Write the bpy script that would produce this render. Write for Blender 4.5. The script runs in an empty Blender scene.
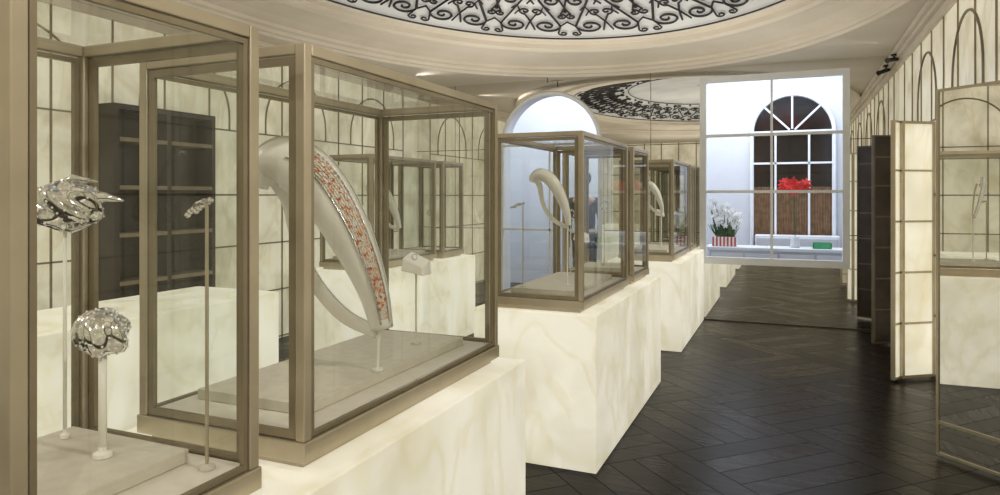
import bpy, math, random
from mathutils import Vector
random.seed(4)
S = bpy.context.scene
COL = S.collection
pi = math.pi
S.view_settings.view_transform = 'Standard'

# ------------------------------------------------------------ materials
def newmat(name):
    m = bpy.data.materials.new(name); m.use_nodes = True
    nt = m.node_tree
    b = nt.nodes.get('Principled BSDF')
    return m, nt, b

def noisy(name, c1, c2, scale=4, rough=.5, metal=0, bump=0, detail=4, emis=0, distort=0, coat=0, lo=.35, hi=.65):
    m, nt, b = newmat(name)
    tc = nt.nodes.new('ShaderNodeTexCoord')
    n = nt.nodes.new('ShaderNodeTexNoise'); n.inputs['Scale'].default_value = scale
    n.inputs['Detail'].default_value = detail; n.inputs['Distortion'].default_value = distort
    r = nt.nodes.new('ShaderNodeValToRGB')
    r.color_ramp.elements[0].position = lo; r.color_ramp.elements[0].color = (*c1, 1)
    r.color_ramp.elements[1].position = hi; r.color_ramp.elements[1].color = (*c2, 1)
    nt.links.new(tc.outputs['Object'], n.inputs['Vector'])
    nt.links.new(n.outputs['Fac'], r.inputs['Fac'])
    nt.links.new(r.outputs['Color'], b.inputs['Base Color'])
    b.inputs['Roughness'].default_value = rough
    b.inputs['Metallic'].default_value = metal
    b.inputs['Coat Weight'].default_value = coat
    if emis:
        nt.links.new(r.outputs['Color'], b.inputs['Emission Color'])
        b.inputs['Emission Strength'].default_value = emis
    if bump:
        bp = nt.nodes.new('ShaderNodeBump'); bp.inputs['Strength'].default_value = bump
        nt.links.new(n.outputs['Fac'], bp.inputs['Height'])
        nt.links.new(bp.outputs['Normal'], b.inputs['Normal'])
    return m

def alabaster(name, emis, dark, light, vein, scale):
    """translucent backlit stone: cloudy noise plus thin veins"""
    m, nt, b = newmat(name)
    tc = nt.nodes.new('ShaderNodeTexCoord')
    n = nt.nodes.new('ShaderNodeTexNoise'); n.inputs['Scale'].default_value = scale; n.inputs['Detail'].default_value = 7; n.inputs['Distortion'].default_value = .8
    r = nt.nodes.new('ShaderNodeValToRGB')
    r.color_ramp.elements[0].position = .32; r.color_ramp.elements[0].color = (*dark, 1)
    r.color_ramp.elements[1].position = .60; r.color_ramp.elements[1].color = (*light, 1)
    n2 = nt.nodes.new('ShaderNodeTexNoise'); n2.inputs['Scale'].default_value = scale*.9; n2.inputs['Detail'].default_value = 5; n2.inputs['Distortion'].default_value = 2.2
    mp = nt.nodes.new('ShaderNodeMapping'); mp.inputs['Scale'].default_value = (1, 1, .45); mp.inputs['Location'].default_value = (3, 1, 5)
    r2 = nt.nodes.new('ShaderNodeValToRGB')
    e = r2.color_ramp.elements
    e[0].position = .44; e[0].color = (1, 1, 1, 1); e[1].position = .56; e[1].color = (1, 1, 1, 1)
    x = e.new(.50); x.color = (*vein, 1)
    mu = nt.nodes.new('ShaderNodeMixRGB'); mu.blend_type = 'MULTIPLY'; mu.inputs['Fac'].default_value = 1
    L = nt.links.new
    L(tc.outputs['Object'], n.inputs['Vector']); L(n.outputs['Fac'], r.inputs['Fac'])
    L(tc.outputs['Object'], mp.inputs['Vector']); L(mp.outputs[0], n2.inputs['Vector']); L(n2.outputs['Fac'], r2.inputs['Fac'])
    L(r.outputs['Color'], mu.inputs[1]); L(r2.outputs['Color'], mu.inputs[2])
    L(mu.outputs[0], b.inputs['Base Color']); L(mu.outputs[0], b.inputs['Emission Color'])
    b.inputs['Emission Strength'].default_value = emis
    b.inputs['Roughness'].default_value = .4
    return m

BRONZE = noisy('champagne_bronze', (.46, .40, .295), (.53, .465, .35), 9, .32, .5)
BRONZE_M = noisy('aged_bronze', (.26, .22, .15), (.32, .27, .185), 9, .36, .5)
BRONZE_D = noisy('dark_bronze', (.10, .08, .055), (.14, .112, .075), 9, .4, .4)
ALAB = alabaster('alabaster_plinth', .66, (.62, .58, .44), (.80, .775, .67), (.93, .91, .83), 1.9)
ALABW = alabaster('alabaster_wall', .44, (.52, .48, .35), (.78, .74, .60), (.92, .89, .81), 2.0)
PLASTER = noisy('ceiling_plaster', (.64, .58, .49), (.68, .62, .53), 2, .7)
MOULD = noisy('cream_moulding', (.67, .60, .50), (.72, .65, .55), 2, .6)
DOME = noisy('glowing_dome_plaster', (.46, .46, .45), (.58, .58, .56), 1.5, .7, emis=.26)  # emission added so the plaster looks lit and brightens the room
IRON = noisy('wrought_iron', (.014, .012, .011), (.035, .03, .026), 20, .5, .4)
SLAB = noisy('linen_slab', (.64, .60, .52), (.70, .66, .57), 30, .8, 0, .05)
CASEFLOOR = noisy('case_floor_linen', (.78, .74, .66), (.83, .79, .71), 30, .85, 0, .05)
CREAM = noisy('ivory_leatherette', (.92, .90, .85), (.95, .93, .88), 12, .3)
SILVER = noisy('silver', (.66, .65, .64), (.94, .93, .91), 60, .12, 1, .3)
WHITE = noisy('cool_white_paint', (.66, .68, .73), (.70, .72, .77), 2, .6)
WFRAME = noisy('white_frame_paint', (.80, .82, .86), (.86, .88, .92), 6, .4)
DARKWOOD = noisy('dark_stained_wood', (.022, .013, .008), (.045, .027, .017), 8, .45)
SHELFW = noisy('shelf_edge_wood', (.26, .20, .13), (.32, .25, .165), 10, .4)
REDBROWN = noisy('dark_red_pane', (.006, .004, .004), (.035, .010, .008), 3, .15, lo=.45, hi=.75)
BROWN = noisy('brown_curtain', (.13, .068, .033), (.24, .135, .07), 14, .5)
BLACK = noisy('black_plastic', (.01, .01, .01), (.02, .02, .02), 20, .35)
LEAF = noisy('leaf_green', (.02, .07, .02), (.05, .15, .03), 12, .5)
PETAL = noisy('white_petal', (.86, .86, .84), (.92, .92, .90), 12, .5)
REDP = noisy('red_petal', (.60, .01, .01), (.85, .02, .02), 12, .45)
GREENP = noisy('green_plastic', (.04, .35, .14), (.06, .42, .18), 12, .4)
SKIN = noisy('skin_tone', (.5, .32, .24), (.56, .37, .28), 8, .5)
CLOTH = noisy('dark_cloth', (.02, .022, .03), (.035, .038, .05), 40, .9)
HAIR = noisy('dark_hair', (.02, .013, .01), (.035, .022, .015), 60, .6)

def mirror_mat():
    m, nt, b = newmat('mirror')
    b.inputs['Base Color'].default_value = (.80, .79, .75, 1)
    b.inputs['Metallic'].default_value = 1; b.inputs['Roughness'].default_value = .01
    return m
MIRROR = mirror_mat()

def glass_mat(name, base, tint):
    m = bpy.data.materials.new(name); m.use_nodes = True
    nt = m.node_tree; nt.nodes.clear()
    o = nt.nodes.new('ShaderNodeOutputMaterial')
    mx = nt.nodes.new('ShaderNodeMixShader')
    t = nt.nodes.new('ShaderNodeBsdfTransparent'); t.inputs['Color'].default_value = (*tint, 1)
    g = nt.nodes.new('ShaderNodeBsdfGlossy'); g.inputs['Roughness'].default_value = .0
    lw = nt.nodes.new('ShaderNodeLayerWeight'); lw.inputs['Blend'].default_value = .5
    p = nt.nodes.new('ShaderNodeMath'); p.operation = 'POWER'; p.inputs[1].default_value = 5
    ma = nt.nodes.new('ShaderNodeMath'); ma.operation = 'MULTIPLY_ADD'
    ma.inputs[1].default_value = .75; ma.inputs[2].default_value = base
    nt.links.new(lw.outputs['Facing'], p.inputs[0]); nt.links.new(p.outputs[0], ma.inputs[0])
    nt.links.new(ma.outputs[0], mx.inputs['Fac'])
    nt.links.new(t.outputs[0], mx.inputs[1]); nt.links.new(g.outputs[0], mx.inputs[2])
    nt.links.new(mx.outputs[0], o.inputs['Surface'])
    return m
GLASS = glass_mat('case_glass', .035, (.955, .968, .95))
WGLASS = glass_mat('window_glass', .03, (.97, .98, .98))

def gem_mat():
    m, nt, b = newmat('gemstones')
    tc = nt.nodes.new('ShaderNodeTexCoord')
    v = nt.nodes.new('ShaderNodeTexVoronoi'); v.inputs['Scale'].default_value = 150
    r = nt.nodes.new('ShaderNodeValToRGB'); r.color_ramp.interpolation = 'CONSTANT'
    e = r.color_ramp.elements
    e[0].position = 0; e[0].color = (.88, .84, .78, 1)
    e[1].position = .34; e[1].color = (.68, .20, .08, 1)
    x = e.new(.46); x.color = (.88, .50, .28, 1)
    x = e.new(.60); x.color = (.93, .90, .86, 1)
    x = e.new(.84); x.color = (.62, .48, .38, 1)
    nt.links.new(tc.outputs['Object'], v.inputs['Vector'])
    nt.links.new(v.outputs['Color'], r.inputs['Fac'])
    nt.links.new(r.outputs['Color'], b.inputs['Base Color'])
    b.inputs['Roughness'].default_value = .2; b.inputs['Metallic'].default_value = .3
    return m
GEM = gem_mat()

def stripe_mat():
    m, nt, b = newmat('red_white_pot')
    tc = nt.nodes.new('ShaderNodeTexCoord')
    w = nt.nodes.new('ShaderNodeTexWave'); w.inputs['Scale'].default_value = 7
    r = nt.nodes.new('ShaderNodeValToRGB'); r.color_ramp.interpolation = 'CONSTANT'
    r.color_ramp.elements[0].color = (.5, .04, .03, 1)
    r.color_ramp.elements[1].position = .5; r.color_ramp.elements[1].color = (.8, .75, .72, 1)
    nt.links.new(tc.outputs['Object'], w.inputs['Vector']); nt.links.new(w.outputs['Fac'], r.inputs['Fac'])
    nt.links.new(r.outputs['Color'], b.inputs['Base Color']); b.inputs['Roughness'].default_value = .4
    return m
POTM = stripe_mat()

def floor_mat():
    m, nt, b = newmat('dark_parquet')
    tc = nt.nodes.new('ShaderNodeTexCoord')
    def mapping(rot, sc=(1, 1, 1)):
        mp = nt.nodes.new('ShaderNodeMapping'); mp.inputs['Rotation'].default_value = (0, 0, rot)
        mp.inputs['Scale'].default_value = sc
        nt.links.new(tc.outputs['Object'], mp.inputs['Vector']); return mp
    a0 = math.radians(45)
    W = .80
    def brick(rot):
        mp = mapping(rot)
        br = nt.nodes.new('ShaderNodeTexBrick')
        br.inputs['Scale'].default_value = 1
        br.inputs['Brick Width'].default_value = W
        br.inputs['Row Height'].default_value = W/5
        br.inputs['Mortar Size'].default_value = .004
        br.inputs['Mortar Smooth'].default_value = .1
        br.inputs['Bias'].default_value = 0
        br.offset = 0
        br.inputs['Color1'].default_value = (.0048, .0029, .0019, 1)
        br.inputs['Color2'].default_value = (.0155, .0095, .0062, 1)
        br.inputs['Mortar'].default_value = (.0008, .0006, .0005, 1)
        nt.links.new(mp.outputs[0], br.inputs['Vector'])
        mg = mapping(rot, (2.0, 26, 1))
        n = nt.nodes.new('ShaderNodeTexNoise'); n.inputs['Scale'].default_value = 1; n.inputs['Detail'].default_value = 5
        nt.links.new(mg.outputs[0], n.inputs['Vector'])
        r = nt.nodes.new('ShaderNodeMapRange'); r.inputs['From Min'].default_value = .3; r.inputs['From Max'].default_value = .7
        r.inputs['To Min'].default_value = .4; r.inputs['To Max'].default_value = 1.8
        nt.links.new(n.outputs['Fac'], r.inputs['Value'])
        mu = nt.nodes.new('ShaderNodeMixRGB'); mu.blend_type = 'MULTIPLY'; mu.inputs['Fac'].default_value = 1
        nt.links.new(br.outputs['Color'], mu.inputs[1]); nt.links.new(r.outputs[0], mu.inputs[2])
        return mu, br
    (b1, r1), (b2, r2) = brick(a0), brick(a0 + pi / 2)
    ck = nt.nodes.new('ShaderNodeTexChecker'); ck.inputs['Scale'].default_value = 1 / W
    mpc = mapping(a0); mpc.inputs['Location'].default_value = (0, 0, .3)
    nt.links.new(mpc.outputs[0], ck.inputs['Vector'])
    mx = nt.nodes.new('ShaderNodeMixRGB')
    nt.links.new(ck.outputs['Fac'], mx.inputs['Fac'])
    nt.links.new(b1.outputs[0], mx.inputs[1]); nt.links.new(b2.outputs[0], mx.inputs[2])
    nt.links.new(mx.outputs[0], b.inputs['Base Color'])
    mf = nt.nodes.new('ShaderNodeMixRGB')
    nt.links.new(ck.outputs['Fac'], mf.inputs['Fac'])
    nt.links.new(r1.outputs['Fac'], mf.inputs[1]); nt.links.new(r2.outputs['Fac'], mf.inputs[2])
    sp = nt.nodes.new('ShaderNodeMapRange'); sp.inputs['To Min'].default_value = .13; sp.inputs['To Max'].default_value = .03
    nt.links.new(mf.outputs[0], sp.inputs['Value']); nt.links.new(sp.outputs[0], b.inputs['Specular IOR Level'])
    b.inputs['Specular Tint'].default_value = (1, .84, .70, 1)
    bw = nt.nodes.new('ShaderNodeRGBToBW'); nt.links.new(mx.outputs[0], bw.inputs[0])
    rr = nt.nodes.new('ShaderNodeMapRange'); rr.inputs['From Max'].default_value = .018
    rr.inputs['To Min'].default_value = .36; rr.inputs['To Max'].default_value = .20
    nt.links.new(bw.outputs[0], rr.inputs['Value']); nt.links.new(rr.outputs[0], b.inputs['Roughness'])
    return m
FLOOR = floor_mat()

# ------------------------------------------------------------ mesh builder
class MB:
    def __init__(s): s.v = []; s.f = []
    def add(s, vs, fs):
        o = len(s.v); s.v += [tuple(p) for p in vs]; s.f += [tuple(i + o for i in f) for f in fs]; return s
    def box(s, x0, x1, y0, y1, z0, z1):
        return s.add([(x0,y0,z0),(x1,y0,z0),(x1,y1,z0),(x0,y1,z0),(x0,y0,z1),(x1,y0,z1),(x1,y1,z1),(x0,y1,z1)],
                     [(0,3,2,1),(4,5,6,7),(0,1,5,4),(1,2,6,5),(2,3,7,6),(3,0,4,7)])
    def obox(s, a, b, w, z0, z1):
        a = Vector(a); b = Vector(b); d = (b - a).normalized(); n = Vector((-d.y, d.x)) * w / 2
        c = [a - n, b - n, b + n, a + n]
        return s.add([(p.x, p.y, z0) for p in c] + [(p.x, p.y, z1) for p in c],
                     [(0,3,2,1),(4,5,6,7),(0,1,5,4),(1,2,6,5),(2,3,7,6),(3,0,4,7)])
    def quad(s, *p): return s.add(p, [tuple(range(len(p)))])
    def tube(s, pts, r, n=6, closed=False):
        pts = [Vector(p) for p in pts]; m = len(pts); vs = []; fs = []
        up = Vector((0, 0, 1)); prev = None
        for i, p in enumerate(pts):
            if closed: t = pts[(i + 1) % m] - pts[i - 1]
            else: t = pts[min(i + 1, m - 1)] - pts[max(i - 1, 0)]
            t.normalize()
            if prev is None:
                q = up if abs(t.z) < .9 else Vector((1, 0, 0))
                x = (q - t * q.dot(t)).normalized()
            else:
                x = prev - t * prev.dot(t)
                x = x.normalized() if x.length > 1e-6 else t.orthogonal().normalized()
            prev = x; y = t.cross(x)
            rr = r[i] if isinstance(r, (list, tuple)) else r
            for k in range(n):
                a = 2 * pi * k / n; vs.append(p + (x * math.cos(a) + y * math.sin(a)) * rr)
        for i in range(m if closed else m - 1):
            j = (i + 1) % m
            for k in range(n):
                k2 = (k + 1) % n; fs.append((i*n+k, i*n+k2, j*n+k2, j*n+k))
        if not closed:
            fs.append(tuple(range(n))[::-1]); fs.append(tuple((m-1)*n + k for k in range(n)))
        return s.add(vs, fs)
    def lathe(s, prof, c, n=24):
        vs = []; fs = []; m = len(prof)
        for r, z in prof:
            for k in range(n):
                a = 2*pi*k/n; vs.append((c[0] + r*math.cos(a), c[1] + r*math.sin(a), c[2] + z))
        for i in range(m-1):
            for k in range(n):
                k2 = (k+1) % n; fs.append((i*n+k, i*n+k2, (i+1)*n+k2, (i+1)*n+k))
        fs.append(tuple(range(n))[::-1]); fs.append(tuple((m-1)*n+k for k in range(n)))
        return s.add(vs, fs)
    def ell(s, c, rx, ry, rz, nu=14, nv=8, ax=None, rib=None):
        c = Vector(c); ax = ax or (Vector((1,0,0)), Vector((0,1,0)), Vector((0,0,1)))
        vs = []; fs = []
        for i in range(nv+1):
            t = pi*(i+.0001)/(nv+.0002)
            for k in range(nu):
                a = 2*pi*k/nu
                f = rib(t, a) if rib else 1
                vs.append(c + (ax[0]*rx*math.sin(t)*math.cos(a) + ax[1]*ry*math.sin(t)*math.sin(a) + ax[2]*rz*math.cos(t))*f)
        for i in range(nv):
            for k in range(nu):
                k2 = (k+1) % nu; fs.append((i*nu+k, (i+1)*nu+k, (i+1)*nu+k2, i*nu+k2))
        return s.add(vs, fs)
    def out(s, name, mat, origin=(0,0,0), parent=None, smooth=False, bevel=0, **props):
        me = bpy.data.meshes.new(name)
        o = Vector(origin)
        me.from_pydata([tuple(Vector(p) - o) for p in s.v], [], s.f)
        me.materials.append(mat)
        if smooth: me.polygons.foreach_set('use_smooth', [True]*len(me.polygons))
        me.update()
        ob = bpy.data.objects.new(name, me); COL.objects.link(ob)
        if parent is not None: ob.parent = parent
        else: ob.location = o
        if bevel:
            md = ob.modifiers.new('bevel', 'BEVEL'); md.width = bevel; md.segments = 2; md.limit_method = 'ANGLE'
        for k, v in props.items(): ob[k] = v
        return ob

def empty(name, loc, label, category, group=None):
    e = bpy.data.objects.new(name, None); e.empty_display_size = .05; e.location = loc
    COL.objects.link(e); e['label'] = label; e['category'] = category
    if group: e['group'] = group
    return e
def struct(o): o['kind'] = 'structure'; return o

# ------------------------------------------------------------ room dims
XL, XR, YB, YE, ZC = -4.8, 1.07, -3.0, 8.3, 2.95
struct(MB().box(XL-.1, 2.0, YB-.1, 10.8, -.1, 0).out('floor', FLOOR))
struct(MB().box(XL-.1, XL, YB-.1, YE+.1, 0, ZC).out('wall_left', ALABW))
struct(MB().box(XR, XR+.1, YB-.1, YE+.1, 0, ZC).out('wall_right', ALABW))
struct(MB().box(XL, XR, YB-.1, YB, 0, ZC).out('wall_back', ALABW))

WX0, WX1, WZ0, WZ1 = -.943, .569, .70, 2.81
AX0, AX1, AZ = -3.50, -2.18, 2.77
ar = (AX1-AX0)/2; acx = (AX0+AX1)/2; asp = AZ-ar
m = MB()
def wq(x0, x1, z0, z1): m.box(x0, x1, YE, YE+.03, z0, z1)
wq(XL, AX0, 0, ZC); wq(AX1, WX0, 0, ZC); wq(WX1, XR, 0, ZC)
wq(WX0, WX1, 0, WZ0); wq(WX0, WX1, WZ1, ZC)
N = 32
for yy, rev in ((YE, 0), (YE+.03, 1)):
    for i in range(N):
        a0 = pi - pi*i/N; a1 = pi - pi*(i+1)/N
        p = [(acx+ar*math.cos(a0), yy, asp+ar*math.sin(a0)), (acx+ar*math.cos(a1), yy, asp+ar*math.sin(a1)),
             (acx+ar*math.cos(a1), yy, ZC), (acx+ar*math.cos(a0), yy, ZC)]
        m.quad(*(p[::-1] if rev else p))
struct(m.out('wall_end', MIRROR))
m = MB()
D = YE+.28
for x0, x1, z0, z1 in ((XL, AX0, 0, 3.4), (AX1, WX0, 0, 3.4), (WX1, 2.0, 0, 3.4), (WX0, WX1, 0, WZ0), (WX0, WX1, WZ1, 3.4)):
    m.box(x0, x1, YE+.032, D, z0, z1)
for i in range(N):
    a0 = pi - pi*i/N; a1 = pi - pi*(i+1)/N
    x0, z0 = acx+ar*math.cos(a0), asp+ar*math.sin(a0); x1, z1 = acx+ar*math.cos(a1), asp+ar*math.sin(a1)
    m.quad((x0, YE+.03, z0), (x1, YE+.03, z1), (x1, D, z1), (x0, D, z0))
    m.quad((x0, D, z0), (x1, D, z1), (x1, D, 3.4), (x0, D, 3.4))
struct(m.out('wall_beyond_near', WHITE))
m = MB()
for z in (2.07, 1.02): 
    m.box(XL, AX0-.05, YE-.003, YE, z-.004, z+.004); m.box(AX1+.05, WX0-.03, YE-.003, YE, z-.004, z+.004)
    m.box(WX1+.03, XR, YE-.003, YE, z-.004, z+.004)
for x in (-4.2, -1.55): m.box(x-.003, x+.003, YE-.003, YE, 0, ZC)
m.box(XL, AX0, YE-.012, YE, 0, .012); m.box(AX1, XR, YE-.012, YE, 0, .012)
struct(m.out('trim_1', BRONZE_D))
m = MB()
m.box(XL, 2.0, 10.6, 10.7, 0, 3.5); m.box(XL-.1, XL, YE+.1, 10.7, 0, 3.5); m.box(2.0, 2.1, YE, 10.7, 0, 3.5)
struct(m.out('wall_beyond', WHITE))
struct(MB().box(XL, 2.0, YE+.03, 10.7, 3.4, 3.5).out('ceiling_beyond', WHITE))

# ------------------------------------------------------------ windows
m = MB()
fw = .04
y0, y1 = YE-.035, YE+.029
m.box(WX0-.03, WX1+.03, y0, y1, WZ0-.04, WZ0+fw); m.box(WX0-.03, WX1+.03, y0, y1, WZ1-fw, WZ1+.03)
m.box(WX0-.03, WX0+fw, y0, y1, WZ0+fw, WZ1-fw); m.box(WX1-fw, WX1+.03, y0, y1, WZ0+fw, WZ1-fw)
for z in (2.15, 1.50): m.box(WX0+fw, WX1-fw, y0+.01, y1-.01, z-.016, z+.016)
for za, zb in ((WZ0+fw, 1.484), (1.516, 2.134), (2.166, WZ1-fw)): m.box(-.203, -.177, y0+.01, y1-.01, za, zb)
w1 = struct(m.out('window_1', WFRAME))
MB().quad((WX0, YE, WZ0), (WX1, YE, WZ0), (WX1, YE, WZ1), (WX0, YE, WZ1)).out('glass_pane', WGLASS, parent=w1)
m = MB()
pts = [(AX0, YE, 0)] + [(acx+ar*math.cos(pi-pi*i/N), YE, asp+ar*math.sin(pi-pi*i/N)) for i in range(N+1)] + [(AX1, YE, 0)]
m.tube(pts, .028, 6)
m.box(AX0, AX1, YE-.015, YE+.015, asp-.015, asp+.015)
m.box(acx-.012, acx+.012, YE-.012, YE+.012, 0, asp)
m.box(AX0, AX1, YE-.012, YE+.012, 1.0, 1.03)
struct(m.out('window_2', WFRAME))

ix0, ix1 = -.51, .57; icx = (ix0+ix1)/2; ir = (ix1-ix0)/2; isp = 2.90-ir; YW = 10.6
m = MB()
vs = [(icx+ir*math.cos(pi*i/N), YW-.02, isp+ir*math.sin(pi*i/N)) for i in range(N+1)]
vs = [(ix1, YW-.02, .7)] + vs + [(ix0, YW-.02, .7)]
m.add(vs, [tuple(range(len(vs)))[::-1]])
w3 = struct(m.out('window_3', REDBROWN))
m = MB()
m.tube([(ix0, YW-.04, .7)] + [(icx+ir*math.cos(pi-pi*i/N), YW-.04, isp+ir*math.sin(pi-pi*i/N)) for i in range(N+1)] + [(ix1, YW-.04, .7)], .028, 6)
for a in (pi*.25, pi*.5, pi*.75):
    m.tube([(icx+.05*math.cos(a), YW-.04, isp+.05*math.sin(a)), (icx+ir*math.cos(a), YW-.04, isp+ir*math.sin(a))], .015, 5)
for x in (icx-.22, icx+.22): m.box(x-.014, x+.014, YW-.055, YW-.03, .75, isp)
m.box(ix0, ix1, YW-.06, YW-.03, isp-.025, isp+.025)
for z in (1.92,): m.box(ix0, ix1, YW-.055, YW-.03, z-.014, z+.014)
m.out('window_muntins', WFRAME, parent=w3)
m = MB()
nf = 30
vs = []
for i in range(nf*6+1):
    x = ix0+.03+(ix1-ix0-.06)*i/(nf*6); yy = YW-.028-.008*math.sin(i*2*pi/6.0)
    vs += [(x, yy, .75), (x, yy, 1.58)]
m.add(vs, [(2*i, 2*i+2, 2*i+3, 2*i+1) for i in range(nf*6)])
m.out('curtain', BROWN, parent=w3)

e = empty('console_table', (0, 9.3, 0), 'long low white painted console with drawers under the window', 'console table')
def E(e): return tuple(e.location)
MB().box(-1.0, .75, 9.1, 9.55, .76, .80).out('table_top', WFRAME, E(e), e, bevel=.004)
MB().box(-.96, .71, 9.13, 9.53, .30, .76).out('body', WHITE, E(e), e)
for k in range(4):
    x = -.93+k*.41
    MB().box(x, x+.38, 9.11, 9.13, .55, .73).out('drawer', WFRAME, E(e), e, bevel=.003)
for x in (-.95, .65):
    for y in (9.15, 9.46): MB().box(x, x+.05, y, y+.05, 0, .30).out('leg', WFRAME, E(e), e)
e = empty('cabinet', (.05, 10.35, 0), 'low white cabinet with two drawers beneath the arched window', 'cabinet')
MB().box(-.45, .62, 10.15, 10.5, .0, .90).out('body', WFRAME, E(e), e, bevel=.004)
for k in range(2): MB().box(-.42+k*.53, .06+k*.53, 10.135, 10.15, .70, .87).out('drawer', WHITE, E(e), e, bevel=.003)
e = empty('tray', (.36, 9.3, .80), 'small bright green rectangular tray on the white console', 'tray')
MB().box(.26, .47, 9.2, 9.4, .801, .815).box(.26, .47, 9.2, 9.21, .815, .87).box(.26, .47, 9.39, 9.4, .815, .87).box(.26, .27, 9.2, 9.4, .815, .87).box(.46, .47, 9.2, 9.4, .815, .87).out('tray_body', GREENP, E(e), e)

def flower(m, c, r, n=5, nrm=None):
    c = Vector(c); nrm = nrm or Vector((random.uniform(-.5,.5), -1, random.uniform(-.2,.6))).normalized()
    u = nrm.orthogonal().normalized(); w = nrm.cross(u)
    for k in range(n):
        a = 2*pi*k/n + random.random()*.3
        d = u*math.cos(a)+w*math.sin(a); t = nrm.cross(d)
        m.ell(c+d*r*.55+nrm*r*.12, r*.5, r*.3, r*.08, 8, 5, (d, t, nrm))
    m.ell(c+nrm*r*.1, r*.15, r*.15, r*.2, 6, 4)
e = empty('flower_planter', (-.78, 9.3, .801), 'red and white planter full of dense white orchids', 'potted plant'); o = E(e)
MB().box(-.93, -.63, 9.2, 9.4, .801, .92).out('planter', POTM, o, e, bevel=.01)
st = MB(); fl = MB()
for k in range(80):
    x = random.uniform(-.97, -.58); y = random.uniform(9.2, 9.4)
    z = random.uniform(1.04, 1.22) + (.20 if x < -.72 else .05)*random.random()
    st.tube([(x*.6-.78*.4, 9.3, .92), (x*.8-.78*.2, 9.3, .92+(z-.92)*.6), (x, y, z)], .003, 4)
    flower(fl, (x, y-.01, z), .036)
for k in range(26):
    a = random.random()*2*pi; d = Vector((math.cos(a)*.7, math.sin(a)*.5, 1)).normalized(); t = d.cross(Vector((0,0,1))).normalized()
    st.ell(Vector((random.uniform(-.9, -.66), 9.3, .92))+d*.09, .11, .014, .005, 8, 5, (d, t, d.cross(t)))
st.out('foliage', LEAF, o, e); fl.out('blossoms', PETAL, o, e)
e = empty('flower_vase', (.06, 9.35, .801), 'wide bouquet of bright red amaryllis on thin stems', 'vase of flowers'); o = E(e)
MB().lathe([(.05, 0), (.06, .02), (.045, .10), (.05, .13)], (.06, 9.35, .801), 18).out('vase', WHITE, o, e, True)
st = MB(); fl = MB()
for k in range(34):
    a = random.random()*2*pi; rr = math.sqrt(random.random())
    t = Vector((.06+.20*rr*math.cos(a), 9.35+.10*rr*math.sin(a), 1.575+.085*random.uniform(-1, 1)*(1-rr*.5)))
    if k % 7 == 0: st.tube([(.06, 9.35, .93), (.06*.9+t.x*.1, 9.35, 1.3), (.06*.5+t.x*.5, 9.35, 1.48), t], .003, 4)
    flower(fl, t, .055)
st.out('foliage', LEAF, o, e); fl.out('blossoms', REDP, o, e)

# ------------------------------------------------------------ ceiling with oval dome
CX, CY = -1.7, 4.0
O = (-1.7, 2.74, 4.15, 2.3); I = (-1.5, 2.2, 3.1, 2.0)
phis = sorted([2*pi*i/180 for i in range(180)] + [math.atan2(y-CY, x-CX) % (2*pi) for x in (XL, XR) for y in (YB, YE)])
def ring(t, z, s=1.0):
    cx, a, b, n = [O[k]+(I[k]-O[k])*t for k in range(4)]
    r = []
    for p in phis:
        c, q = abs(math.cos(p))/a, abs(math.sin(p))/b
        rad = (c**n+q**n)**(-1/n)*s
        r.append((cx+rad*math.cos(p), CY+rad*math.sin(p), z))
    return r
def rectring(z):
    r = []
    for p in phis:
        c, q = math.cos(p), math.sin(p)
        t = min(((XR if c > 0 else XL)-CX)/c if abs(c) > 1e-9 else 1e9, ((YE if q > 0 else YB)-CY)/q if abs(q) > 1e-9 else 1e9)
        r.append((CX+t*c, CY+t*q, z))
    return r
def bridge(m, rings):
    n = len(phis)
    vs = [p for r in rings for p in r]
    m.add(vs, [(i*n+k, (i+1)*n+k, (i+1)*n+(k+1) % n, i*n+(k+1) % n) for i in range(len(rings)-1) for k in range(n)])
m = MB(); bridge(m, [rectring(ZC), ring(0, ZC)]); struct(m.out('ceiling', PLASTER))
m = MB(); bridge(m, [ring(t, z) for t, z in ((0, 2.95), (0, 2.91), (.05, 2.905), (.07, 2.93), (.10, 2.935), (.12, 2.965), (.16, 2.98), (.165, 3.01),
     (.3, 3.05), (.5, 3.075), (.72, 3.08), (.73, 3.045), (.80, 3.03), (.88, 3.045), (.89, 3.09), (.97, 3.10), (1.0, 3.13))])
struct(m.out('trim_2', MOULD, smooth=False))
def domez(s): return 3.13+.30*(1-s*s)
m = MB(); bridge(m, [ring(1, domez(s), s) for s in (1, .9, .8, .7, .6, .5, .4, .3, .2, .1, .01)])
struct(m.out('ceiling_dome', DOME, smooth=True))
def domept(phi, s):
    cx, a, b, n = I
    c, q = abs(math.cos(phi))/a, abs(math.sin(phi))/b
    rad = (c**n+q**n)**(-1/n)*s
    return (cx+rad*math.cos(phi), CY+rad*math.sin(phi), domez(s)-.025)
tab = []; L = 0; pp = None
for i in range(721):
    p = domept(2*pi*i/720, 1)
    if pp: L += math.dist(p, pp)
    tab.append(L); pp = p
def phi_of(f):
    f = (f % 1)*L
    import bisect
    i = min(bisect.bisect_left(tab, f), 720); i = max(i, 1)
    t = (f-tab[i-1])/(tab[i]-tab[i-1]); return 2*pi*(i-1+t)/720
def spiral(cx, cy, a0, r1, turns, dirn, r0=.012, n=30):
    out = []
    for i in range(n):
        t = i/(n-1); a = a0 - dirn*2*pi*turns*(1-t); r = r0+(r1-r0)*t
        out.append((cx+r*math.cos(a), cy+r*math.sin(a)))
    return out
m = MB()
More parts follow.
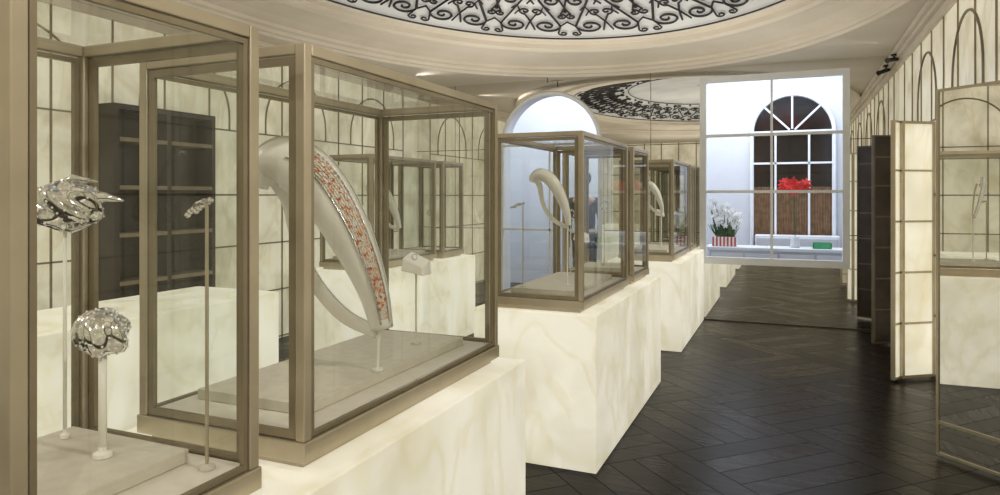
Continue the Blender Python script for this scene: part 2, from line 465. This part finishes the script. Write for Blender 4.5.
def band(s0, s1, Nn):
    """interlocking S scrolls, mirrored pair by pair, with leaf curls between them"""
    w = L*(s0+s1)/2/Nn; h = (s0-s1)*2.65
    motifs = []
    for sgn in (1, -1):
        def mx(pl): return [(w/2+sgn*(x-w/2), y) for x, y in pl]
        # large S from lower-outer volute to upper-inner volute
        a = spiral(w*.22, h*.22, 0, w*.18, 1.5, 1, n=36)
        b = spiral(w*.30, h*.68, pi, w*.17, 1.5, 1, n=36)
        motifs.append((mx(a+b[::-1]), .013))
        # smaller C scroll linking to the neighbour
        c = spiral(w*.08, h*.48, -pi/2, w*.09, 1.2, -1)
        motifs.append((mx(c+[(w*.0, h*.30), (-w*.06, h*.14)]), .011))
        d = spiral(w*.43, h*.40, pi/2, w*.075, 1.2, 1)
        motifs.append((mx(d+[(w*.5, h*.56), (w*.56, h*.72)]), .011))
        g2 = spiral(w*.10, h*.88, pi*1.5, w*.10, 1.1, 1)
        motifs.append((mx(g2+[(w*.02, h*.70), (-w*.05, h*.62)]), .011))
        f2 = spiral(w*.42, h*.08, pi, w*.06, 1.0, -1)
        motifs.append((mx(f2+[(w*.40, h*.22), (w*.5, h*.30)]), .010))
        motifs.append((mx([(w*.22, h*.42), (w*.16, h*.50), (w*.20, h*.58), (w*.28, h*.52)]), .010))
    for i in range(Nn):
        for pl, r in motifs:
            pts = [domept(phi_of((i+x/w)/Nn), s0+(s1-s0)*y/h) for x, y in pl]
            m.tube(pts, r, 4)
        for q in (.5, .93):
            p = domept(phi_of((i+.5)/Nn), s0+(s1-s0)*q); m.ell(p, .024, .024, .018, 8, 5)
for s in (.985, .55):
    m.tube([domept(2*pi*i/240, s) for i in range(240)], .009, 4, True)
band(.975, .56, 19)
g = m.out('wrought_iron_grille', IRON)
g['label'] = 'black wrought iron scrollwork set in the oval ceiling dome'; g['category'] = 'ceiling grille'

# ------------------------------------------------------------ cornices and wall trims
m = MB()
for k, (dx, z0, z1) in enumerate(((.10, 2.90, 2.95), (.07, 2.86, 2.90), (.035, 2.80, 2.86))):
    m.box(XR-dx, XR, YB, YE-.002, z0, z1); m.box(XL, XL+dx, YB, YE-.002, z0, z1)
struct(m.out('trim_3', MOULD))
def arc(x, yc, zc, r, n=20): return [(x, yc+r*math.cos(pi-pi*i/n), zc+r*math.sin(pi-pi*i/n)) for i in range(n+1)]
def wallgrid(name, x, sgn, ys, arches, mat):
    m = MB()
    xa, xb = (x, x+.010) if sgn > 0 else (x-.010, x)
    h = .0065
    for y in ys: m.box(xa, xb, y-h, y+h, .0, 2.80)
    for z in (.02, .50, .98, 1.46, 2.06): m.box(xa, xb, ys[0], ys[-1], z-h, z+h)
    for yc, r in arches: 
        m.tube(arc((xa+xb)/2, yc, 2.66-r, r), .010, 5)
        m.tube([((xa+xb)/2, yc-r, 2.06), ((xa+xb)/2, yc-r, 2.66-r)], .010, 5); m.tube([((xa+xb)/2, yc+r, 2.06), ((xa+xb)/2, yc+r, 2.66-r)], .010, 5)
    struct(m.out(name, mat))
wallgrid('trim_4', XL, 1, [-3+.475*k for k in range(24)], [(-.15+1.425*k+.475*.5, .475) for k in range(-1, 6)], BRONZE_M)
wallgrid('trim_5', XR, -1, [-3+.475*k for k in range(24)], [(6.72, .42), (5.3, .42), (3.87, .42), (2.4, .42), (.97, .42)], BRONZE_M)
m = MB()
for k in range(13): m.box(XL+k*.48-.012, XL+k*.48+.012, YB, YB+.02, 0, 2.95)
for z in (.5, 1.0, 1.5, 2.06): m.box(XL, XR, YB, YB+.02, z-.012, z+.012)
struct(m.out('trim_6', BRONZE_M))

# ------------------------------------------------------------ plinths
ZP = .83
def plinth(x0, x1, y0, y1):
    ob = MB().box(x0, x1, y0, y1, .012, ZP).out('alabaster_plinth', ALAB, ((x0+x1)/2, (y0+y1)/2, 0), bevel=.004)
    ob['label'] = 'backlit cream alabaster block plinth carrying glass display cases'; ob['category'] = 'plinth'
    ob['group'] = 'backlit alabaster plinths'
    return ob
plinth(-1.62, -.92, .40, 2.41); plinth(-1.62, -.92, 3.43, 5.34); plinth(-1.62, -.92, 6.42, 8.20)
plinth(-3.75, -3.05, 1.6, 3.5); plinth(-3.75, -3.05, 4.6, 6.5)

# ------------------------------------------------------------ display cases
ZF = .906
ZT = 1.795
def case(x0, x1, y0, y1, zb=ZP, zt=ZT):
    e = empty('display_case', ((x0+x1)/2, (y0+y1)/2, zb), 'glass display case with champagne bronze frame on alabaster plinth', 'display case', 'glass display cases with bronze frames')
    o = E(e)
    b = MB().box(x0+.02, x1-.02, y0+.02, y1-.02, zb, zb+.02)
    b.box(x0-.004, x1+.004, y0-.004, y1+.004, zb+.02, zb+.066)
    b.out('base', BRONZE, o, e, bevel=.003)
    MB().box(x0+.02, x1-.02, y0+.02, y1-.02, zb+.066, zb+.075).out('case_floor', CASEFLOOR, o, e)
    f = MB(); p = .026
    zz = zb+.066
    for x in (x0, x1-p):
        for y in (y0, y1-p): f.box(x, x+p, y, y+p, zz, zt)
        f.box(x, x+p, y0+p, y1-p, zt-p, zt)
    for y in (y0, y1-p): f.box(x0+p, x1-p, y, y+p, zt-p, zt)
    f.out('case_frame', BRONZE, o, e, bevel=.003)
    q = .018; g = .003
    f = MB()
    for y in (y0+.004, y1-.004-q*.6):
        ya, yb = y, y+q*.6; xa, xb = x0+p+g, x1-p-g; za, zc = zz+g, zt-p-g
        f.box(xa, xa+q, ya, yb, za, zc); f.box(xb-q, xb, ya, yb, za, zc); f.box(xa+q, xb-q, ya, yb, za, za+q); f.box(xa+q, xb-q, ya, yb, zc-q, zc)
    for x in (x0+.004, x1-.004-q*.6):
        xa, xb = x, x+q*.6; ya, yb = y0+p+g, y1-p-g; za, zc = zz+g, zt-p-g
        f.box(xa, xb, ya, ya+q*.6, za, zc); f.box(xa, xb, yb-q*.6, yb, za, zc); f.box(xa, xb, ya+q*.6, yb-q*.6, za, za+q*.6); f.box(xa, xb, ya+q*.6, yb-q*.6, zc-q*.6, zc)
    f.out('pane_frame', BRONZE_M, o, e)
    zg, zh = zz+.01, zt-p-.01; a = .008
    P = [((x0+.03, y0+a, zg), (x1-.03, y0+a, zg), (x1-.03, y0+a, zh), (x0+.03, y0+a, zh)),
         ((x0+.03, y1-a, zg), (x1-.03, y1-a, zg), (x1-.03, y1-a, zh), (x0+.03, y1-a, zh)),
         ((x0+a, y0+.03, zg), (x0+a, y1-.03, zg), (x0+a, y1-.03, zh), (x0+a, y0+.03, zh)),
         ((x1-a, y0+.03, zg), (x1-a, y1-.03, zg), (x1-a, y1-.03, zh), (x1-a, y0+.03, zh)),
         ((x0+.02, y0+.02, zt-.01), (x1-.02, y0+.02, zt-.01), (x1-.02, y1-.02, zt-.01), (x0+.02, y1-.02, zt-.01))]
    for q4 in P: MB().quad(*q4).out('glass_pane', GLASS, o, e)
    return e
case(-1.52, -1.0, .605, 1.09); case(-1.52, -1.0, 1.23, 2.33)
case(-1.52, -1.0, 3.46, 4.54); case(-1.52, -1.0, 4.72, 5.27)
case(-1.52, -1.0, 6.50, 7.55); case(-1.52, -1.0, 7.68, 8.14)
case(-3.66, -3.14, 4.7, 5.8); case(-3.66, -3.14, 5.95, 6.4)

def slab(x0, x1, y0, y1, z0=ZF, h=.028, two=False):
    m = MB().box(x0, x1, y0, y1, z0, z0+h)
    ob = m.out('display_slab', SLAB, ((x0+x1)/2, (y0+y1)/2, z0), bevel=.002)
    ob['label'] = 'low linen covered display slab inside a glass case'; ob['category'] = 'display slab'; ob['group'] = 'linen display slabs'
ZS = ZF+.029
slab(-1.48, -1.13, .70, 1.03); slab(-1.46, -1.10, 1.36, 2.24)
slab(-1.45, -1.08, 3.56, 4.42); slab(-1.45, -1.10, 4.80, 5.18); slab(-1.45, -1.08, 6.6, 7.4)
slab(-3.6, -3.2, 4.8, 5.7)

# ------------------------------------------------------------ jewellery forms
def cat(pts, n=8):
    pts = [Vector(p) for p in pts]; out = []
    P = [pts[0]*2-pts[1]] + pts + [pts[-1]*2-pts[-2]]
    for i in range(1, len(P)-2):
        for k in range(n):
            t = k/n
            out.append(.5*((2*P[i]) + (P[i+1]-P[i-1])*t + (2*P[i-1]-5*P[i]+4*P[i+1]-P[i+2])*t*t + (3*P[i]-P[i-1]-3*P[i+1]+P[i+2])*t**3))
    out.append(pts[-1]); return out
def neckform(cx, cy, zb, scale, jewel, yaw=0.402, lift=0):
    e = empty('necklace_stand', (cx, cy, zb), 'curved ivory necklace form wearing a red and diamond jewelled collar' if jewel else 'bare curved ivory necklace form on a slender stem', 'jewellery display', 'ivory necklace forms')
    o = E(e)
    d = Vector((math.cos(yaw), math.sin(yaw), 0)); nrm = Vector((-math.sin(yaw), math.cos(yaw), 0)); up = Vector((0,0,1))
    C = Vector((cx, cy, 0))
    def pt(a, z, off): return C + d*a*scale + up*(zb + lift + (z-.935)*scale) + nrm*off*scale
    outer = [(-.195, 1.475, .05, .0), (-.175, 1.53, .10, -.02), (-.11, 1.55, .145, -.045), (-.03, 1.51, .155, -.06), (.04, 1.42, .145, -.06), (.10, 1.30, .12, -.045), (.142, 1.18, .09, -.02), (.165, 1.06, .065, .01)]
    inner = [(-.145, 1.50, .06, .02), (-.115, 1.44, .055, .035), (-.10, 1.35, .045, .045), (-.08, 1.26, .042, .05), (-.03, 1.17, .042, .05), (.05, 1.09, .042, .04), (.15, 1.045, .035, .02)]
    if not jewel:
        outer = [(a, z, w*.8, q) for a, z, w, q in outer]
    def PQ(path): return cat([(a, z, w) for a, z, w, q in path]), cat([(q, 0, 0) for a, z, w, q in path])
    def frame(P, i):
        t = (P[min(i+1, len(P)-1)]-P[max(i-1, 0)]); tt = Vector((t.x, t.y)).normalized(); return Vector((-tt.y, tt.x))
    B = .034
    def surf(m, path, thick=.010, bulge=B, nn=11):
        P, Q = PQ(path); vs = []; n = len(P)
        for i, p in enumerate(P):
            n2 = frame(P, i)
            for side in (0, 1):
                for k in range(nn):
                    u = (k/(nn-1)-.5)
                    off = Q[i].x - bulge*(1-4*u*u)*min(1, p.z/.08) + side*thick
                    vs.append(pt(p.x+n2.x*p.z*u, p.y+n2.y*p.z*u, off))
        fs = []; s2 = 2*nn
        for i in range(n-1):
            for k in range(nn-1):
                fs.append((i*s2+k, i*s2+k+1, (i+1)*s2+k+1, (i+1)*s2+k))
                fs.append((i*s2+nn+k, (i+1)*s2+nn+k, (i+1)*s2+nn+k+1, i*s2+nn+k+1))
            for k in (0, nn-1): fs.append((i*s2+k, (i+1)*s2+k, (i+1)*s2+nn+k, i*s2+nn+k))
        fs.append(tuple(range(nn)) + tuple(range(2*nn-1, nn-1, -1)))
        b = (n-1)*s2; fs.append(tuple(b+x for x in range(nn)) + tuple(b+x for x in range(2*nn-1, nn-1, -1)))
        m.add(vs, fs)
    m = MB(); surf(m, outer); surf(m, inner, .010, .012); m.out('collar_form', CREAM, o, e, smooth=True)
    if jewel:
        P, Q = PQ(outer); m = MB(); n = len(P)
        for i in range(20, n-3):
            for f in (0, .2, .4, .6, .8):
                p = P[i]*(1-f)+P[i+1]*f; qx = Q[i].x*(1-f)+Q[i+1].x*f; n2 = frame(P, i)
                for k in range(6):
                    u = .36-.22*k/5+random.uniform(-.008, .008)
                    off = qx-B*(1-4*u*u)*min(1, p.z/.08)-.002
                    c = pt(p.x+n2.x*p.z*u, p.y+n2.y*p.z*u, off)
                    r = random.uniform(.0026, .0040)*scale*(.7+p.z*2.5)
                    m.add([c+d*r, c-d*r, c+up*r, c-up*r, c-nrm*r, c+nrm*r], [(0,2,4),(2,1,4),(1,3,4),(3,0,4),(2,0,5),(1,2,5),(3,1,5),(0,3,5)])
        m.out('jewelled_collar', GEM, o, e)
        for u in (.41, .09):
            m = MB()
            for i in range(18, n-2):
                for f in (0, .33, .66):
                    j = min(i+1, n-1)
                    p = P[i]*(1-f)+P[j]*f; qx = Q[i].x*(1-f)+Q[j].x*f; n2 = frame(P, i)
                    c = pt(p.x+n2.x*p.z*u, p.y+n2.y*p.z*u, qx-B*(1-4*u*u)*min(1, p.z/.08)-.003)
                    m.ell(c, .0034*scale, .0034*scale, .0034*scale, 6, 4)
            m.out('diamond_edging', SILVER, o, e)
    foot = pt(.15, .935, .02)
    m = MB(); m.tube([(foot.x, foot.y, zb), (foot.x, foot.y, zb+.006)], .016, 14)
    m.out('foot', CREAM, o, e)
    m = MB(); m.tube([(foot.x, foot.y, zb+.006), tuple(pt(.152, 1.0, .02)), tuple(pt(.158, 1.08, .012))], .0045, 8)
    m.out('stem', CREAM, o, e)
neckform(-1.25, 1.63, ZS, 1.0, True)
neckform(-1.26, 3.72, ZS, .60, False, lift=.27)
neckform(-1.26, 6.85, ZS, .60, False, lift=.27)
neckform(-3.4, 5.3, ZS, .8, False, lift=.12)

def rodstand(x, y, z0, z1, kind, label):
    e = empty('jewellery_stand', (x, y, z0), label, 'jewellery stand', 'slender jewellery stands'); o = E(e)
    MB().lathe([(.016, 0), (.016, .006), (.005, .010)], (x, y, z0), 16).out('foot', SLAB, o, e)
    MB().tube([(x, y, z0+.008), (x, y, z1)], .0035, 8).out('stem', SLAB if kind != 'thin' else BRONZE, o, e)
    if kind == 'block':
        m = MB(); a = .045
        m.add([(x-a, y-.03, z1), (x+a, y-.03, z1-.015), (x+a, y+.03, z1-.015), (x-a, y+.03, z1), (x-a*.8, y-.03, z1+.045), (x+a*.9, y-.03, z1+.015), (x+a*.9, y+.03, z1+.035), (x-a*.8, y+.03, z1+.065)],
              [(0,3,2,1),(4,5,6,7),(0,1,5,4),(1,2,6,5),(2,3,7,6),(3,0,4,7)])
        m.out('cushion', CREAM, o, e, bevel=.004)
        MB().tube([(x+.010*math.cos(t*pi/8), y-.01, z1+.048+.010*math.sin(t*pi/8)) for t in range(16)], .002, 6, True).out('ring', SILVER, o, e)
    if kind == 'ring':
        MB().tube([(x+.03*math.cos(t*pi/10), y+.01*math.sin(t*pi/10), z1+.03+.028*math.sin(t*pi/10)) for t in range(20)], .006, 6, True).out('bracelet', SILVER, o, e)
    if kind == 'thin':
        m = MB(); m.tube([(x, y, z1-.0), (x-.01, y, z1+.01), (x-.05, y+.02, z1+.005), (x-.085, y+.03, z1-.02)], [.003, .004, .003, .002], 6)
        for k in range(9): m.ell((x-.085+.011*k, y+.03-.003*k, z1-.02+.004*k+random.uniform(-.004, .006)), .008, .006, .006, 8, 5)
        m.out('brooch', SILVER, o, e)
rodstand(-1.20, 2.07, ZS, 1.19, 'block', 'ivory ring cushion on a thin stem inside glass case')
rodstand(-1.07, 1.02, ZF, 1.43, 'thin', 'slim tall rod holding a silver brooch')
rodstand(-1.40, 3.62, ZS, 1.40, 'thin', 'slim tall rod holding a silver brooch')
rodstand(-1.18, 4.05, ZS, 1.18, 'block', 'ivory ring cushion on a thin stem inside glass case')
rodstand(-1.32, 4.28, ZS, 1.30, 'ring', 'silver bracelet on a thin stem inside glass case')
rodstand(-1.28, 5.0, ZS, 1.35, 'ring', 'silver bracelet on a thin stem inside glass case')
rodstand(-1.25, 7.2, ZS, 1.25, 'block', 'ivory ring cushion on a thin stem inside glass case')
rodstand(-3.4, 6.15, ZF, 1.25, 'ring', 'silver bracelet on a thin stem inside glass case')

RT = Vector((.92, .39, 0)); FW = Vector((-.39, .92, 0)); UP = Vector((0, 0, 1))
def standbase(name, x, y, z0, ztop, stemr, label):
    e = empty(name, (x, y, z0), label, 'silver ornament'); o = E(e)
    MB().lathe([(stemr*2.2, 0), (stemr*2.2, .008), (stemr, .012), (stemr, .02)], (x, y, z0), 16).out('foot', CREAM, o, e)
    MB().tube([(x, y, z0+.01), (x, y, ztop)], stemr, 10).out('stem', CREAM, o, e, smooth=True)
    return e, o
def pave(m, c0, f, nn, r):
    for i in range(nn):
        z = 1-2*(i+.5)/nn; t = math.acos(z); a = (i*2.39996) % (2*pi)
        m.ell(c0+f(t, a), r, r, r, 5, 3)
# flower-and-bird cuff
e, o = standbase('silver_bird', -1.42, .97, ZS, 1.39, .004, 'wide polished silver flower cuff with beak on a thin stem')
c0 = Vector((-1.42, .97, 1.43))
def rib1(t, a): return 1+.13*math.cos(5*a+3.2*math.cos(t)*1.6)*math.sin(t)+.05*math.cos(6*t)
def f1(t, a): return (RT*.072*math.sin(t)*math.cos(a)+FW*.05*math.sin(t)*math.sin(a)+UP*.052*math.cos(t))*rib1(t, a)
m = MB(); m.ell(c0, .072, .05, .052, 44, 26, (RT, FW, UP), rib1)
m.tube([c0+RT*.045+UP*.012, c0+RT*.085+UP*.018, c0+RT*.125+UP*.010], [.018, .010, .002], 12)
m.tube([c0-RT*.03+UP*.035, c0+RT*.02+UP*.058, c0+RT*.07+UP*.050], [.010, .009, .002], 10)
m.tube([c0-RT*.03-UP*.035, c0+RT*.02-UP*.052, c0+RT*.055-UP*.040], [.010, .009, .002], 10)
m.out('silver_body', SILVER, o, e, smooth=True)
m = MB(); pave(m, c0, f1, 170, .0028); m.out('pave_stones', PETAL, o, e)
# round twisted cuff
e, o = standbase('silver_cuff', -1.25, .93, ZS, 1.14, .008, 'rounded twisted silver cuff with pave stones on ivory post')
c0 = Vector((-1.25, .93, 1.18))
def rib2(t, a): return 1+.12*math.cos(4*a+4*math.cos(t))*math.sin(t)
A3 = (UP*.8+RT*.5).normalized(); A1 = (RT*.8-UP*.5).normalized()
m = MB(); m.ell(c0, .050, .046, .046, 44, 26, (A1, FW, A3), rib2)
m.out('silver_body', SILVER, o, e, smooth=True)
def f2(t, a): return (A1*.050*math.sin(t)*math.cos(a)+FW*.046*math.sin(t)*math.sin(a)+A3*.046*math.cos(t))*rib2(t, a)
m = MB(); pave(m, c0, f2, 150, .0026); m.out('pave_stones', PETAL, o, e)

# ------------------------------------------------------------ door leaves
def leaf(name, a, b, w, panelmat, rails, z1=2.04, z0=.02, st=.03, mat=BRONZE):
    a = Vector(a); b = Vector(b); d = (b-a).normalized()
    m = MB()
    m.obox(a, a+d*st, w, z0, z1); m.obox(b-d*st, b, w, z0, z1)
    m.obox(a+d*st, b-d*st, w, z0, z0+st); m.obox(a+d*st, b-d*st, w, z1-st, z1)
    for z in rails: m.obox(a+d*st, b-d*st, w, z-.008, z+.008)
    o = struct(m.out(name, mat))
    MB().obox(a+d*st, b-d*st, w*.5, z0+st, z1-st).out('door_panel', panelmat, parent=o)
    return o
leaf('door_1', (.755, 4.43), (1.045, 4.152), .03, MIRROR, (.20,), st=.014)
leaf('door_2', (.80, 6.15), (1.05, 6.33), .04, ALAB, (.45, .85, 1.25, 1.65), st=.022)
leaf('door_4', (.735, 6.06), (.795, 6.17), .03, ALAB, (.45, .85, 1.25, 1.65), st=.016)
leaf('door_3', (.74, 7.5), (1.04, 7.66), .04, DARKWOOD, (.35, .65, .95, 1.25, 1.55, 1.83), st=.014, mat=BRONZE_D)

e = empty('bookcase', (XL+.12, 3.95, 0), 'tall dark wooden open bookcase with shelves against alabaster wall', 'bookcase'); o = E(e)
BY0, BY1, BX = 3.50, 4.46, XL+.22
m = MB().box(XL+.025, XL+.04, BY0, BY1, 0, 2.14)
for y in (BY0, BY0+.46, BY1-.04): m.box(XL+.04, BX, y, y+.04, 0, 2.14)
m.box(XL+.04, BX, BY0+.04, BY0+.46, 2.10, 2.14); m.box(XL+.04, BX, BY0+.50, BY1-.04, 2.10, 2.14); m.out('body', DARKWOOD, o, e)
for k in range(6): 
    MB().box(XL+.04, BX+.008, BY0+.04, BY0+.46, .06+k*.36, .09+k*.36).out('shelf', SHELFW, o, e)
    MB().box(XL+.04, BX+.008, BY0+.50, BY1-.04, .06+k*.36, .09+k*.36).out('shelf', SHELFW, o, e)

cxx, cyy = .98, 7.98
e = empty('security_camera', (cxx, cyy, ZC), 'small black security camera fixed to the ceiling', 'security camera'); o = E(e)
MB().lathe([(.03, -.068), (.03, -.05)], (cxx, cyy, ZC), 16).out('mount', BLACK, o, e)
MB().tube([(cxx, cyy, ZC-.068), (cxx, cyy, ZC-.10)], .010, 8).out('arm', BLACK, o, e)
m = MB(); m.tube([(cxx+.03, cyy+.02, ZC-.10), (cxx-.06, cyy-.06, ZC-.12)], [.022, .022], 12); m.tube([(cxx-.055, cyy-.055, ZC-.119), (cxx-.07, cyy-.07, ZC-.122)], [.026, .028], 12); m.out('housing', BLACK, o, e)
e = empty('ceiling_sprinkler', (-2.8, 8.1, ZC), 'small metal sprinkler head on the ceiling', 'sprinkler'); o = E(e)
MB().lathe([(.10, -.008), (.11, -.001)], (-2.8, 8.1, ZC), 20).out('rose', BRONZE, o, e)
MB().lathe([(.02, -.07), (.02, -.065), (.005, -.06), (.006, -.008)], (-2.8, 8.1, ZC), 12).out('nozzle', BRONZE_D, o, e)

# ------------------------------------------------------------ person
def skinobj(name, verts, edges, radii, mat, parent, root=0, sub=1):
    me = bpy.data.meshes.new(name); me.from_pydata(verts, edges, []); me.materials.append(mat)
    ob = bpy.data.objects.new(name, me); COL.objects.link(ob); ob.parent = parent
    md = ob.modifiers.new('skin', 'SKIN'); md.use_smooth_shade = True
    for i, r in enumerate(radii):
        sv = me.skin_vertices[0].data[i]; sv.radius = (r, r) if not isinstance(r, tuple) else r; sv.use_root = (i == root)
    s = ob.modifiers.new('sub', 'SUBSURF'); s.levels = sub; s.render_levels = sub
    return ob
pe = empty('person', (-2.62, 9.15, 0), 'person in dark jacket and trousers standing in the doorway', 'person')
V = [(0,0,.95),(0,.01,1.15),(0,0,1.35),(0,0,1.46),(0,-.01,1.54),(0,-.015,1.62),(0,-.01,1.70)]; R = [(.15,.10),(.13,.09),(.155,.095),(.06,.055),(.05,.05),(.075,.085),(.06,.07)]
Ed = [(i, i+1) for i in range(6)]
def addc(start, pts, rs):
    prev = start
    for p, r in zip(pts, rs):
        V.append(p); R.append(r); Ed.append((prev, len(V)-1)); prev = len(V)-1
    return prev
for s in (1, -1):
    w = addc(2, [(s*.18,0,1.38),(s*.235,.02,1.12),(s*.225,-.04,.88),(s*.22,-.05,.82)], [.055,.045,.032,.03])
    for k in range(4): addc(w, [(s*(.205+.01*(k % 2)),-.085+.022*k,.78),(s*.20,-.08+.022*k,.74-.005*abs(k-1))], [.010,.008])
    addc(w, [(s*.195,-.085,.80),(s*.185,-.09,.775)], [.011,.009])
    addc(0, [(s*.09,0,.88),(s*.10,-.01,.50),(s*.10,.02,.09),(s*.11,-.12,.04)], [.09,.06,.04,.035])
skinobj('body', V, Ed, R, SKIN, pe)
m = MB(); m.ell((0, .015, 1.70), .09, .10, .10, 14, 8); m.out('hair', HAIR, (0,0,0), pe, True)
jv = [(0,0,.88),(0,.01,1.15),(0,0,1.36),(0,0,1.44)]; jr = [(.175,.12),(.155,.11),(.18,.115),(.08,.07)]; je = [(0,1),(1,2),(2,3)]
for s in (1, -1):
    b = len(jv); jv += [(s*.19,0,1.38),(s*.238,.02,1.12),(s*.226,-.035,.90)]; jr += [.07,.06,.048]; je += [(2,b),(b,b+1),(b+1,b+2)]
skinobj('jacket', jv, je, jr, CLOTH, pe)
tv = [(0,0,.94)]; tr = [(.165,.115)]; te = []
for s in (1, -1):
    b = len(tv); tv += [(s*.09,0,.86),(s*.10,-.01,.50),(s*.10,.02,.10)]; tr += [.105,.075,.06]; te += [(0,b),(b,b+1),(b+1,b+2)]
skinobj('trousers', tv, te, tr, CLOTH, pe)

# ------------------------------------------------------------ lights
def spot(loc, power, tgt, ang=100, col=(1, .94, .86), r=.03):
    l = bpy.data.lights.new('fill_spot', 'SPOT'); l.energy = power; l.color = col; l.shadow_soft_size = r
    l.spot_size = math.radians(ang); l.spot_blend = .7
    o = bpy.data.objects.new('fill_spot', l); o.location = loc; COL.objects.link(o)
    o.rotation_euler = (Vector(tgt)-Vector(loc)).to_track_quat('-Z', 'Y').to_euler()
def area(loc, rot, sx, sy, power, col):
    l = bpy.data.lights.new('area_lamp', 'AREA'); l.shape = 'RECTANGLE'; l.size = sx; l.size_y = sy; l.energy = power; l.color = col
    o = bpy.data.objects.new('area_lamp', l); o.location = loc; o.rotation_euler = rot; COL.objects.link(o)
for x, y in ((.85, 7.6), (-4.3, 7.4), (-4.3, .7), (.6, -1.0), (-2.5, -1.2)):
    spot((x, y, 2.93), 55, (-1.25, y+(.6 if y < 4 else -1), .9))  # small fill spots added at the ceiling, without fittings
for y, ty in ((.9, 1.0), (1.3, 1.68), (3.0, 3.8), (5.0, 5.0), (6.4, 6.9)):
    spot((1.02, y, 2.77), 70, (-1.26, ty, 1.38), ang=32)  # spots added under the right cornice to brighten the case contents
for y in (-.5, 2.8, 6.2):
    area((-1.8, y, 2.05), (pi, 0, 0), 3.5, 2.2, 31, (1, .95, .87))  # unseen upward-facing lamps hung in mid-air, added to brighten the ceiling
area((-2.2, 9.6, 3.35), (0, 0, 0), 4.5, 1.6, 90, (.88, .93, 1))
area((.3, 9.6, 3.35), (0, 0, 0), 2.0, 1.4, 38, (.88, .93, 1))

w = bpy.data.worlds.new('world'); S.world = w; w.use_nodes = True
w.node_tree.nodes['Background'].inputs[0].default_value = (.9, .85, .78, 1); w.node_tree.nodes['Background'].inputs[1].default_value = .3

cam = bpy.data.cameras.new('camera'); cam.sensor_width = 36; cam.lens = 24.5; cam.shift_y = -.0515; cam.clip_start = .05
co = bpy.data.objects.new('camera', cam); co.location = (0, 0, 1.45); co.rotation_euler = (pi/2, 0, math.radians(23.07))
COL.objects.link(co); S.camera = co
